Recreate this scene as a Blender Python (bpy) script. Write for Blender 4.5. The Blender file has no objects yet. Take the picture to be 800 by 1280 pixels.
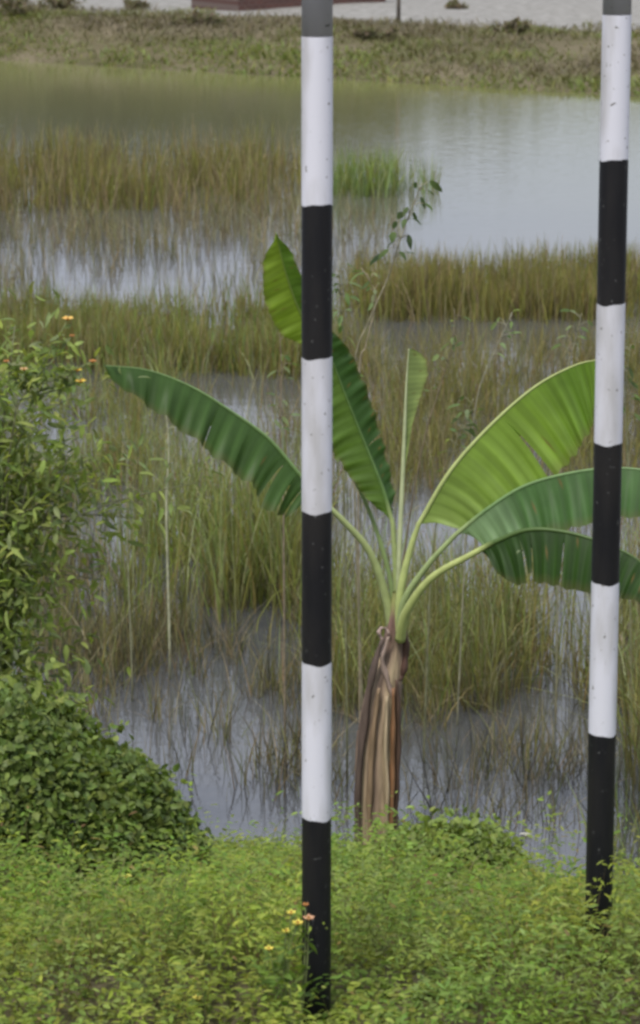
import bpy, math, random
import numpy as np
from mathutils import Vector, noise as mnoise

R = math.radians
rng = np.random.default_rng(7)
random.seed(7)

# ------------------------------------------------------------------ camera, sky, sun, exposure
scene = bpy.context.scene
C = scene.collection
F = 3600.0                      # focal length in pixels of the 800 x 1280 photograph
PITCH = R(14.04)
CAM = np.array([0.0, 0.0, 2.5])
cd = bpy.data.cameras.new('camera')
cam = bpy.data.objects.new('camera', cd)
C.objects.link(cam)
cam.location = CAM
cam.rotation_euler = (math.pi / 2 - PITCH, 0, 0)
cd.sensor_fit = 'VERTICAL'
cd.sensor_height = 36.0
cd.lens = F / 1280.0 * 36.0
cd.clip_start = 0.1
cd.clip_end = 2000
cd.dof.use_dof = True
cd.dof.focus_distance = 8.4
cd.dof.aperture_fstop = 9.0
scene.camera = cam

SUN_EL, SUN_AZ = R(58), R(205)        # azimuth measured from +Y towards +X: behind the camera, to the left
w = bpy.data.worlds.new("World")
scene.world = w
w.use_nodes = True
nt = w.node_tree
nt.nodes.clear()
n_out = nt.nodes.new('ShaderNodeOutputWorld')
n_sky = nt.nodes.new('ShaderNodeTexSky')
n_sky.sky_type = 'NISHITA'
n_sky.sun_disc = False
n_sky.sun_elevation = SUN_EL
n_sky.sun_rotation = SUN_AZ
n_sky.dust_density = 3.0
n_bg1 = nt.nodes.new('ShaderNodeBackground')
n_bg1.inputs[1].default_value = 0.10
nt.links.new(n_sky.outputs[0], n_bg1.inputs[0])
n_bg2 = nt.nodes.new('ShaderNodeBackground')        # thin high cloud cover
n_tc = nt.nodes.new('ShaderNodeTexCoord')
n_mp = nt.nodes.new('ShaderNodeMapping')
n_mp.inputs['Scale'].default_value = (1.5, 1.5, 5.0)
n_no = nt.nodes.new('ShaderNodeTexNoise')
n_no.inputs['Scale'].default_value = 1.6
n_no.inputs['Detail'].default_value = 4
nt.links.new(n_tc.outputs['Generated'], n_mp.inputs[0])
nt.links.new(n_mp.outputs[0], n_no.inputs['Vector'])
n_cr = nt.nodes.new('ShaderNodeValToRGB')
n_cr.color_ramp.elements[0].position = 0.3
n_cr.color_ramp.elements[0].color = (0.50, 0.55, 0.68, 1)
n_cr.color_ramp.elements[1].position = 0.7
n_cr.color_ramp.elements[1].color = (0.76, 0.79, 0.88, 1)
nt.links.new(n_no.outputs[0], n_cr.inputs[0])
nt.links.new(n_cr.outputs[0], n_bg2.inputs[0])
n_sz = nt.nodes.new('ShaderNodeSeparateXYZ')            # an overcast sky is brighter towards the zenith
nt.links.new(n_tc.outputs['Generated'], n_sz.inputs[0])
n_mr = nt.nodes.new('ShaderNodeMapRange')
n_mr.inputs[1].default_value = 0.10; n_mr.inputs[2].default_value = 0.40
n_mr.inputs[3].default_value = 0.77; n_mr.inputs[4].default_value = 1.12
nt.links.new(n_sz.outputs['Z'], n_mr.inputs[0])
nt.links.new(n_mr.outputs[0], n_bg2.inputs[1])
n_mx = nt.nodes.new('ShaderNodeMixShader')
n_mx.inputs[0].default_value = 0.85
nt.links.new(n_bg1.outputs[0], n_mx.inputs[1])
nt.links.new(n_bg2.outputs[0], n_mx.inputs[2])
nt.links.new(n_mx.outputs[0], n_out.inputs[0])

sd = bpy.data.lights.new('sun', 'SUN')
sun = bpy.data.objects.new('sun', sd)
C.objects.link(sun)
sd.energy = 2.2
sd.angle = R(10)
sd.color = (1.0, 0.96, 0.88)
sdir = Vector((math.sin(SUN_AZ) * math.cos(SUN_EL), math.cos(SUN_AZ) * math.cos(SUN_EL), math.sin(SUN_EL)))
sun.rotation_euler = (-sdir).to_track_quat('-Z', 'Y').to_euler()
sun.location = (0, 0, 20)

vs = scene.view_settings
vs.view_transform = 'Standard'
vs.look = 'None'
vs.exposure = 0.55
vs.gamma = 1.0
vs.use_curve_mapping = False
scene.cycles.filter_width = 2.9
scene.cycles.max_bounces = 6
scene.cycles.transparent_max_bounces = 6

# ------------------------------------------------------------------ measuring helpers
_fw = np.array([0, math.cos(PITCH), -math.sin(PITCH)])
_up = np.array([0, math.sin(PITCH), math.cos(PITCH)])
_rt = np.array([1.0, 0, 0])


def ray(px, py):
    return _fw + _rt * ((px - 400) / F) + _up * ((640 - py) / F)


def P(px, py, Y):
    d = ray(px, py)
    return CAM + d * (Y / d[1])


def G(px, py, z):
    d = ray(px, py)
    return CAM + d * ((z - CAM[2]) / d[2])


def Gv(px, py, z):
    """vectorised G"""
    px = np.asarray(px, float); py = np.asarray(py, float)
    d = _fw[None] + _rt[None] * ((px - 400) / F)[:, None] + _up[None] * ((640 - py) / F)[:, None]
    return CAM[None] + d * ((z - CAM[2]) / d[:, 2])[:, None]


WATER = -1.0


def sstep(a, b, x):
    t = np.clip((x - a) / (b - a), 0, 1)
    return t * t * (3 - 2 * t)


def vnoise(x, y, s=1.0, seed=0):
    """smooth value noise, vectorised, 0..1"""
    x = np.asarray(x, float) * s + 37.7 * seed
    y = np.asarray(y, float) * s - 11.3 * seed
    xi = np.floor(x); yi = np.floor(y)
    fx = x - xi; fy = y - yi
    fx = fx * fx * (3 - 2 * fx); fy = fy * fy * (3 - 2 * fy)

    def h(a, b):
        v = np.sin(a * 127.1 + b * 311.7 + seed * 74.7) * 43758.5453
        return v - np.floor(v)
    return (h(xi, yi) * (1 - fx) + h(xi + 1, yi) * fx) * (1 - fy) + (h(xi, yi + 1) * (1 - fx) + h(xi + 1, yi + 1) * fx) * fy


def shore(x):
    x = np.asarray(x, float)
    return 9.25 + 0.25 * (vnoise(x, x * 0, 0.9, 3) - 0.5) - 0.5 * sstep(0.45, 0.75, x) * (1 - sstep(0.95, 1.3, x)) \
        + 0.3 * sstep(1.1, 1.7, x) + 0.7 * sstep(-1.0, -1.6, x)


def farline(x):
    x = np.asarray(x, float)
    return 36.6 - 0.62 * x + 0.5 * (vnoise(x, x * 0, 0.5, 5) - 0.5) + 0 * x


def ground_z(x, y):
    x = np.asarray(x, float); y = np.asarray(y, float)
    s = shore(x)
    near = -0.06 - 0.96 * np.clip((y - 6.0) / (s - 6.0), 0, 1) ** 0.9 - 0.55 * sstep(0, 2.5, y - s)
    fl = np.clip(farline(x), 26, 60)
    crest = np.maximum(fl + 1.4, 39.3 + 0 * x)
    t = np.clip((y - fl) / (crest - fl), 0, 1)
    far = -1.0 - 0.6 * (1 - sstep(-3, 0, y - fl)) + 0.42 * t ** 0.8
    far = far + 0.10 * (vnoise(x, y, 0.8, 2) - 0.5) * sstep(0.2, 1, y - fl)
    z = np.where(y < 20, near, far)
    z = z + 0.05 * (vnoise(x, y, 2.1, 1) - 0.5) * (y < 12)
    return z


# ------------------------------------------------------------------ materials
def lin(r, g, b):
    return tuple(((c / 255) / 12.92 if c / 255 < 0.04045 else ((c / 255 + 0.055) / 1.055) ** 2.4) for c in (r, g, b))


def new_mat(name):
    m = bpy.data.materials.new(name)
    m.use_nodes = True
    return m, m.node_tree, m.node_tree.nodes['Principled BSDF']


def attr_mat(name, rough=0.55, transl=0.3, bump=0.0, spec=0.4, noise_scale=30.0, vary=0.35, stretch=(1, 1, 1)):
    """plant material: colour comes from each leaf's own colour, with small mottling"""
    m, t, b = new_mat(name)
    a = t.nodes.new('ShaderNodeAttribute'); a.attribute_name = 'tint'
    tc = t.nodes.new('ShaderNodeTexCoord')
    mp = t.nodes.new('ShaderNodeMapping'); mp.inputs['Scale'].default_value = stretch
    no = t.nodes.new('ShaderNodeTexNoise'); no.inputs['Scale'].default_value = noise_scale; no.inputs['Detail'].default_value = 3
    t.links.new(tc.outputs['Object'], mp.inputs[0]); t.links.new(mp.outputs[0], no.inputs['Vector'])
    mr = t.nodes.new('ShaderNodeMapRange')
    mr.inputs['From Min'].default_value = 0.3; mr.inputs['From Max'].default_value = 0.7
    mr.inputs['To Min'].default_value = 1 - vary; mr.inputs['To Max'].default_value = 1 + vary
    t.links.new(no.outputs[0], mr.inputs[0])
    mul = t.nodes.new('ShaderNodeVectorMath'); mul.operation = 'SCALE'
    t.links.new(a.outputs['Color'], mul.inputs[0]); t.links.new(mr.outputs[0], mul.inputs['Scale'])
    t.links.new(mul.outputs[0], b.inputs['Base Color'])
    b.inputs['Roughness'].default_value = rough
    b.inputs['Specular IOR Level'].default_value = spec
    if bump:
        bp = t.nodes.new('ShaderNodeBump'); bp.inputs['Strength'].default_value = bump; bp.inputs['Distance'].default_value = 0.01
        t.links.new(no.outputs[0], bp.inputs['Height']); t.links.new(bp.outputs[0], b.inputs['Normal'])
    if transl:
        tr = t.nodes.new('ShaderNodeBsdfTranslucent')
        tm = t.nodes.new('ShaderNodeVectorMath'); tm.operation = 'MULTIPLY'
        tm.inputs[1].default_value = (1.25, 1.25, 0.55)
        t.links.new(mul.outputs[0], tm.inputs[0]); t.links.new(tm.outputs[0], tr.inputs[0])
        mx = t.nodes.new('ShaderNodeMixShader'); mx.inputs[0].default_value = transl
        o = t.nodes['Material Output']
        t.links.new(b.outputs[0], mx.inputs[1]); t.links.new(tr.outputs[0], mx.inputs[2]); t.links.new(mx.outputs[0], o.inputs[0])
    return m


M = {}
M['leaf'] = attr_mat('leafy green', 0.6, 0.45, spec=0.25, vary=0.25)
M['glossy'] = attr_mat('glossy leaf', 0.5, 0.3, spec=0.3)
M['reed'] = attr_mat('reed', 0.6, 0.25, noise_scale=9, vary=0.3)
M['stem'] = attr_mat('green stem', 0.6, 0.0)
M['twig'] = attr_mat('bare twig', 0.8, 0.0)
M['petal'] = attr_mat('petal', 0.5, 0.3, vary=0.1)
M['bark'] = attr_mat('bark', 0.85, 0.0, bump=0.5, noise_scale=6)
M['banana_leaf'] = attr_mat('banana leaf', 0.5, 0.38, spec=0.25, noise_scale=9, vary=0.14)
M['midrib'] = attr_mat('banana midrib', 0.45, 0.1, vary=0.12)


def paint_mat(name, col, dirt, rough, fleck, fl=0.69):
    m, t, b = new_mat(name)
    tc = t.nodes.new('ShaderNodeTexCoord')
    mp = t.nodes.new('ShaderNodeMapping'); mp.inputs['Scale'].default_value = (1, 1, 0.22)
    n1 = t.nodes.new('ShaderNodeTexNoise'); n1.inputs['Scale'].default_value = 16; n1.inputs['Detail'].default_value = 5
    n2 = t.nodes.new('ShaderNodeTexNoise'); n2.inputs['Scale'].default_value = 75; n2.inputs['Detail'].default_value = 2
    t.links.new(tc.outputs['Object'], mp.inputs[0]); t.links.new(mp.outputs[0], n1.inputs['Vector'])
    t.links.new(tc.outputs['Object'], n2.inputs['Vector'])
    r1 = t.nodes.new('ShaderNodeMapRange'); r1.inputs[1].default_value = 0.46; r1.inputs[2].default_value = 0.78
    t.links.new(n1.outputs[0], r1.inputs[0])
    mx = t.nodes.new('ShaderNodeMix'); mx.data_type = 'RGBA'
    mx.inputs['A'].default_value = (*col, 1); mx.inputs['B'].default_value = (*dirt, 1)
    t.links.new(r1.outputs[0], mx.inputs['Factor'])
    r2 = t.nodes.new('ShaderNodeMapRange'); r2.inputs[1].default_value = fl; r2.inputs[2].default_value = fl + 0.03
    t.links.new(n2.outputs[0], r2.inputs[0])
    mx2 = t.nodes.new('ShaderNodeMix'); mx2.data_type = 'RGBA'
    mx2.inputs['B'].default_value = (*fleck, 1)
    t.links.new(mx.outputs['Result'], mx2.inputs['A']); t.links.new(r2.outputs[0], mx2.inputs['Factor'])
    t.links.new(mx2.outputs['Result'], b.inputs['Base Color'])
    b.inputs['Roughness'].default_value = rough
    b.inputs['Specular IOR Level'].default_value = 0.3
    bp = t.nodes.new('ShaderNodeBump'); bp.inputs['Strength'].default_value = 0.12; bp.inputs['Distance'].default_value = 0.004
    t.links.new(n1.outputs[0], bp.inputs['Height']); t.links.new(bp.outputs[0], b.inputs['Normal'])
    return m


M['white'] = paint_mat('white paint', (0.58, 0.58, 0.64), (0.33, 0.32, 0.31), 0.55, (0.16, 0.15, 0.14))
M['black'] = paint_mat('black paint', (0.005, 0.005, 0.007), (0.018, 0.016, 0.015), 0.55, (0.06, 0.06, 0.06))
M['grey'] = paint_mat('grey galvanised steel', (0.37, 0.37, 0.42), (0.28, 0.28, 0.31), 0.5, (0.10, 0.10, 0.10))

# water
m, t, b = new_mat('muddy pond water')
tc = t.nodes.new('ShaderNodeTexCoord')
mp = t.nodes.new('ShaderNodeMapping'); mp.inputs['Scale'].default_value = (1.0, 1.6, 1.0)
t.links.new(tc.outputs['Object'], mp.inputs[0])
n1 = t.nodes.new('ShaderNodeTexNoise'); n1.inputs['Scale'].default_value = 5.0; n1.inputs['Detail'].default_value = 4
n1.inputs['Roughness'].default_value = 0.55
t.links.new(mp.outputs[0], n1.inputs['Vector'])
bp = t.nodes.new('ShaderNodeBump'); bp.inputs['Strength'].default_value = 0.06; bp.inputs['Distance'].default_value = 0.05
t.links.new(n1.outputs[0], bp.inputs['Height']); t.links.new(bp.outputs[0], b.inputs['Normal'])
n2 = t.nodes.new('ShaderNodeTexNoise'); n2.inputs['Scale'].default_value = 0.45; n2.inputs['Detail'].default_value = 3
t.links.new(tc.outputs['Object'], n2.inputs['Vector'])
cr = t.nodes.new('ShaderNodeValToRGB')
cr.color_ramp.elements[0].position = 0.35; cr.color_ramp.elements[0].color = (0.058, 0.060, 0.064, 1)
cr.color_ramp.elements[1].position = 0.65; cr.color_ramp.elements[1].color = (0.078, 0.078, 0.076, 1)
t.links.new(n2.outputs[0], cr.inputs[0])
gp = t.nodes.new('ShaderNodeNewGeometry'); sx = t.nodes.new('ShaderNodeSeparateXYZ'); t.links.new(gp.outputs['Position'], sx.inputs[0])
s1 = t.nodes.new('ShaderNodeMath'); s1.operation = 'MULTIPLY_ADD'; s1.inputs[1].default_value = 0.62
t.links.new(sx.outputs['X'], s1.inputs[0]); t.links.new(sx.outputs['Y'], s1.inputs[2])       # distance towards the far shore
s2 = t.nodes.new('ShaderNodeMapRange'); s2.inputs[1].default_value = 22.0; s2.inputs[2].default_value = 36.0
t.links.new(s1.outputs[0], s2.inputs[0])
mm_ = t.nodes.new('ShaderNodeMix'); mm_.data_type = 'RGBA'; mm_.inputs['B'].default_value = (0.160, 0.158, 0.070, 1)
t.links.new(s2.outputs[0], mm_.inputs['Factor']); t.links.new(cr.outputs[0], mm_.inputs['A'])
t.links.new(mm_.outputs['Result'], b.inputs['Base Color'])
b.inputs['Roughness'].default_value = 0.03
b.inputs['IOR'].default_value = 1.58
M['water'] = m

# ground
m, t, b = new_mat('soil and sand')
ge = t.nodes.new('ShaderNodeNewGeometry')
sp = t.nodes.new('ShaderNodeSeparateXYZ'); t.links.new(ge.outputs['Position'], sp.inputs[0])
na = t.nodes.new('ShaderNodeTexNoise'); na.inputs['Scale'].default_value = 0.9; na.inputs['Detail'].default_value = 6; na.inputs['Roughness'].default_value = 0.65
t.links.new(ge.outputs['Position'], na.inputs['Vector'])
nb = t.nodes.new('ShaderNodeTexNoise'); nb.inputs['Scale'].default_value = 7.0; nb.inputs['Detail'].default_value = 5
t.links.new(ge.outputs['Position'], nb.inputs['Vector'])
soil = t.nodes.new('ShaderNodeValToRGB')
soil.color_ramp.elements[0].position = 0.38; soil.color_ramp.elements[0].color = (0.085, 0.075, 0.038, 1)
soil.color_ramp.elements[1].position = 0.62; soil.color_ramp.elements[1].color = (0.15, 0.125, 0.08, 1)
t.links.new(na.outputs[0], soil.inputs[0])
sand = t.nodes.new('ShaderNodeValToRGB')
sand.color_ramp.elements[0].position = 0.35; sand.color_ramp.elements[0].color = (0.18, 0.172, 0.155, 1)
sand.color_ramp.elements[1].position = 0.65; sand.color_ramp.elements[1].color = (0.27, 0.26, 0.24, 1)
t.links.new(nb.outputs[0], sand.inputs[0])
# where the bare sand lies: beyond the bank crest, further back towards the left
ax = t.nodes.new('ShaderNodeMath'); ax.operation = 'MULTIPLY_ADD'
t.links.new(sp.outputs['X'], ax.inputs[0]); ax.inputs[1].default_value = 0.45; t.links.new(sp.outputs['Y'], ax.inputs[2])
an = t.nodes.new('ShaderNodeMath'); an.operation = 'MULTIPLY_ADD'
t.links.new(na.outputs[0], an.inputs[0]); an.inputs[1].default_value = 3.0; t.links.new(ax.outputs[0], an.inputs[2])
mr = t.nodes.new('ShaderNodeMapRange'); mr.inputs[1].default_value = 42.0; mr.inputs[2].default_value = 42.9
t.links.new(an.outputs[0], mr.inputs[0])
mx = t.nodes.new('ShaderNodeMix'); mx.data_type = 'RGBA'
t.links.new(mr.outputs[0], mx.inputs['Factor']); t.links.new(soil.outputs[0], mx.inputs['A']); t.links.new(sand.outputs[0], mx.inputs['B'])
t.links.new(mx.outputs['Result'], b.inputs['Base Color'])
b.inputs['Roughness'].default_value = 0.95
b.inputs['Specular IOR Level'].default_value = 0.15
bp = t.nodes.new('ShaderNodeBump'); bp.inputs['Strength'].default_value = 0.6; bp.inputs['Distance'].default_value = 0.06
t.links.new(nb.outputs[0], bp.inputs['Height']); t.links.new(bp.outputs[0], b.inputs['Normal'])
M['ground'] = m

# dry pseudostem
m, t, b = new_mat('dry banana sheath')
a = t.nodes.new('ShaderNodeAttribute'); a.attribute_name = 'tint'
tc = t.nodes.new('ShaderNodeTexCoord')
mp = t.nodes.new('ShaderNodeMapping'); mp.inputs['Scale'].default_value = (1, 1, 0.12)
no = t.nodes.new('ShaderNodeTexNoise'); no.inputs['Scale'].default_value = 75; no.inputs['Detail'].default_value = 5
t.links.new(tc.outputs['Object'], mp.inputs[0]); t.links.new(mp.outputs[0], no.inputs['Vector'])
mr = t.nodes.new('ShaderNodeMapRange'); mr.inputs[1].default_value = 0.3; mr.inputs[2].default_value = 0.7; mr.inputs[3].default_value = 0.7; mr.inputs[4].default_value = 1.35
t.links.new(no.outputs[0], mr.inputs[0])
mu = t.nodes.new('ShaderNodeVectorMath'); mu.operation = 'SCALE'
t.links.new(a.outputs['Color'], mu.inputs[0]); t.links.new(mr.outputs[0], mu.inputs['Scale']); t.links.new(mu.outputs[0], b.inputs['Base Color'])
b.inputs['Roughness'].default_value = 0.7
bp = t.nodes.new('ShaderNodeBump'); bp.inputs['Strength'].default_value = 0.5; bp.inputs['Distance'].default_value = 0.01
t.links.new(no.outputs[0], bp.inputs['Height']); t.links.new(bp.outputs[0], b.inputs['Normal'])
M['sheath'] = m

# brick
m, t, b = new_mat('weathered red brick')
tc = t.nodes.new('ShaderNodeTexCoord')
mp = t.nodes.new('ShaderNodeMapping'); mp.inputs['Rotation'].default_value = (R(90), 0, 0)
br = t.nodes.new('ShaderNodeTexBrick')
br.inputs['Color1'].default_value = (0.10, 0.042, 0.032, 1); br.inputs['Color2'].default_value = (0.07, 0.034, 0.028, 1)
br.inputs['Mortar'].default_value = (0.11, 0.08, 0.07, 1); br.inputs['Scale'].default_value = 4.0
t.links.new(tc.outputs['Object'], mp.inputs[0]); t.links.new(mp.outputs[0], br.inputs[0]); t.links.new(br.outputs[0], b.inputs['Base Color'])
b.inputs['Roughness'].default_value = 0.9
M['brick'] = m


# ------------------------------------------------------------------ mesh building
class Acc:
    def __init__(s):
        s.v = []; s.c = []; s.f3 = []; s.f4 = []; s.m4 = []; s.n = 0

    def add(s, V, col, tris=None, quads=None, mi=0):
        V = np.asarray(V, float).reshape(-1, 3)
        col = np.asarray(col, float)
        if col.ndim == 1:
            col = np.tile(col[:3], (len(V), 1))
        s.v.append(V); s.c.append(col[:, :3])
        if tris is not None and len(tris):
            s.f3.append(np.asarray(tris, int) + s.n)
        if quads is not None and len(quads):
            s.f4.append(np.asarray(quads, int) + s.n)
            s.m4.append(np.full(len(quads), mi))
        s.n += len(V)

    def build(s, name, mat, parent=None, origin=None, smooth=True):
        V = np.concatenate(s.v); Cc = np.concatenate(s.c)
        if origin is not None:
            V = V - np.asarray(origin, float)[None]
        f3 = np.concatenate(s.f3) if s.f3 else np.zeros((0, 3), int)
        f4 = np.concatenate(s.f4) if s.f4 else np.zeros((0, 4), int)
        me = bpy.data.meshes.new(name)
        me.vertices.add(len(V)); me.vertices.foreach_set('co', V.astype(np.float32).ravel())
        me.loops.add(f3.size + f4.size)
        me.loops.foreach_set('vertex_index', np.concatenate([f3.ravel(), f4.ravel()]).astype(np.int32))
        me.polygons.add(len(f3) + len(f4))
        ls = np.concatenate([np.arange(len(f3)) * 3, f3.size + np.arange(len(f4)) * 4]).astype(np.int32)
        me.polygons.foreach_set('loop_start', ls)
        me.update(calc_edges=True)
        at = me.color_attributes.new('tint', 'FLOAT_COLOR', 'POINT')
        at.data.foreach_set('color', np.concatenate([Cc, np.ones((len(Cc), 1))], 1).astype(np.float32).ravel())
        me.polygons.foreach_set('use_smooth', [smooth] * len(me.polygons))
        mats = mat if isinstance(mat, (list, tuple)) else [mat]
        for mm in mats:
            me.materials.append(mm)
        if len(mats) > 1:
            me.polygons.foreach_set('material_index', np.concatenate([np.zeros(len(f3), int)] + s.m4).astype(np.int32))
        me.validate()
        o = bpy.data.objects.new(name, me)
        C.objects.link(o)
        if parent is not None:
            o.parent = parent
        elif origin is not None:
            o.location = origin
        return o


def thing(name, loc, label, cat, group=None):
    o = bpy.data.objects.new(name, None)
    C.objects.link(o)
    o.location = [float(q) for q in loc]
    o.empty_display_size = 0.1
    o['label'] = label; o['category'] = cat
    if group: o['group'] = group
    return o


def tag(o, label=None, cat=None, group=None, kind=None):
    if label: o['label'] = label
    if cat: o['category'] = cat
    if group: o['group'] = group
    if kind: o['kind'] = kind
    return o


def unit(a):
    a = np.asarray(a, float)
    return a / np.maximum(np.linalg.norm(a, axis=-1, keepdims=True), 1e-9)


LT = np.array([[0, 0, 0], [.16, -.34, .05], [.16, 0, 0], [.16, .34, .05], [.45, -.46, .05], [.45, 0, -.01], [.45, .46, .05],
               [.76, -.27, .01], [.76, 0, -.05], [.76, .27, .01], [1, 0, -.14]])
LT3 = [(0, 2, 1), (0, 3, 2), (7, 8, 10), (8, 9, 10)]
LT4 = [(1, 2, 5, 4), (2, 3, 6, 5), (4, 5, 8, 7), (5, 6, 9, 8)]
LN = len(LT)


def leaves(acc, Pt, D, N, L, Wd, col):
    """many leaves at once: base points Pt, directions D, normals N"""
    n = len(Pt)
    D = unit(D); S = unit(np.cross(N, D)); N = np.cross(D, S)
    L = np.broadcast_to(L, n); Wd = np.broadcast_to(Wd, n)
    V = (Pt[:, None] + LT[None, :, 0, None] * (D * L[:, None])[:, None]
         + LT[None, :, 1, None] * (S * Wd[:, None])[:, None] + LT[None, :, 2, None] * (N * L[:, None])[:, None])
    cc = np.repeat(col, LN, 0)
    base = (np.arange(n) * LN)[:, None, None]
    acc.add(V.reshape(-1, 3), cc, (np.array(LT3)[None] + base).reshape(-1, 3), (np.array(LT4)[None] + base).reshape(-1, 4))


def ribbons(acc, B, Hd, bend, wd, col_a, col_b, k=5):
    """many blades: base B, height vector Hd, bend vector (added quadratically), width"""
    n = len(B)
    yaw = rng.uniform(0, math.pi, n)
    S = np.stack([np.cos(yaw), np.sin(yaw), 0 * yaw], 1)
    s = np.linspace(0, 1, k)
    wprof = np.clip(1.0 - s ** 2.2, 0.06, 1)
    ctr = B[:, None] + Hd[:, None] * s[None, :, None] + bend[:, None] * (s ** 2.2)[None, :, None]
    off = S[:, None] * (wd[:, None] * wprof[None])[..., None] * 0.5
    V = np.stack([ctr - off, ctr + off], 2).reshape(-1, 3)
    colr = col_a[:, None] * (1 - s)[None, :, None] + col_b[:, None] * s[None, :, None]
    cc = np.repeat(colr.reshape(-1, 3), 2, 0)
    q = np.array([(2 * i, 2 * i + 1, 2 * i + 3, 2 * i + 2) for i in range(k - 1)])
    base = (np.arange(n) * 2 * k)[:, None, None]
    acc.add(V, cc, None, (q[None] + base).reshape(-1, 4))


def tube(acc, pts, rad, col, seg=8, cap=True, flat=1.0):
    pts = np.asarray(pts, float); n = len(pts)
    rad = np.broadcast_to(rad, n)
    T = unit(np.gradient(pts, axis=0))
    ref = np.array([0.13, 0.9, 0.2]) if abs(T[:, 1]).mean() < 0.8 else np.array([1.0, 0, 0])
    A = unit(np.cross(T, ref)); Bv = np.cross(T, A)
    th = np.linspace(0, 2 * math.pi, seg, endpoint=False)
    V = pts[:, None] + rad[:, None, None] * (np.cos(th)[None, :, None] * A[:, None] + flat * np.sin(th)[None, :, None] * Bv[:, None])
    V = V.reshape(-1, 3)
    quads = [(i * seg + j, i * seg + (j + 1) % seg, (i + 1) * seg + (j + 1) % seg, (i + 1) * seg + j) for i in range(n - 1) for j in range(seg)]
    tris = []
    col = np.asarray(col, float)
    cc = np.tile(col, (len(V), 1)) if col.ndim == 1 else np.repeat(col, seg, 0)
    if cap:
        V = np.concatenate([V, pts[:1], pts[-1:]])
        cc = np.concatenate([cc, cc[:1], cc[-1:]])
        a, b2 = n * seg, n * seg + 1
        tris = [(a, (j + 1) % seg, j) for j in range(seg)] + [(b2, (n - 1) * seg + j, (n - 1) * seg + (j + 1) % seg) for j in range(seg)]
    acc.add(V, cc, tris, quads)


def spline(ctrl, n):
    """Catmull-Rom through control rows"""
    c = np.asarray(ctrl, float)
    c = np.concatenate([2 * c[:1] - c[1:2], c, 2 * c[-1:] - c[-2:-1]])
    m_ = len(c) - 3
    out = []
    for u in np.linspace(0, m_ - 1e-6, n):
        i = int(u); f = u - i
        p0, p1, p2, p3 = c[i:i + 4]
        out.append(0.5 * ((2 * p1) + (-p0 + p2) * f + (2 * p0 - 5 * p1 + 4 * p2 - p3) * f * f + (-p0 + 3 * p1 - 3 * p2 + p3) * f ** 3))
    return np.array(out)


def pick(cols, n, jit=0.2):
    cols = np.array(cols, float)
    c = cols[rng.integers(0, len(cols), n)]
    return c * rng.uniform(1 - jit, 1 + jit, (n, 1)) * rng.uniform(0.94, 1.06, (n, 3))


# ------------------------------------------------------------------ ground and water
def heightfield():
    ys = np.concatenate([np.linspace(-40, 4, 8), np.arange(4.25, 12.6, 0.14), np.linspace(13, 29, 14), np.arange(29.5, 47, 0.35),
                         np.linspace(48, 80, 14), np.array([100, 140, 200, 300, 450, 700])])
    xh = np.concatenate([np.arange(0, 3.2, 0.14), np.linspace(3.3, 12, 24), np.array([14, 17, 21, 27, 35, 50, 80, 130, 200, 350, 600])])
    xs = np.concatenate([-xh[:0:-1], xh])
    X, Y = np.meshgrid(xs, ys)
    Z = ground_z(X, Y)
    V = np.stack([X, Y, Z], -1).reshape(-1, 3)
    nx, ny = len(xs), len(ys)
    i, j = np.meshgrid(np.arange(nx - 1), np.arange(ny - 1))
    a = (j * nx + i).ravel()
    q = np.stack([a, a + 1, a + nx + 1, a + nx], 1)
    ac = Acc(); ac.add(V, (1, 1, 1), None, q)
    return tag(ac.build('ground', M['ground']), kind='structure')


heightfield()
ac = Acc()
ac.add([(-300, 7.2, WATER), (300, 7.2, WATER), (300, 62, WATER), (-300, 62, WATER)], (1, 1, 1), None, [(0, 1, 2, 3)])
tag(ac.build('pond_water', M['water']), kind='structure')

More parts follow.
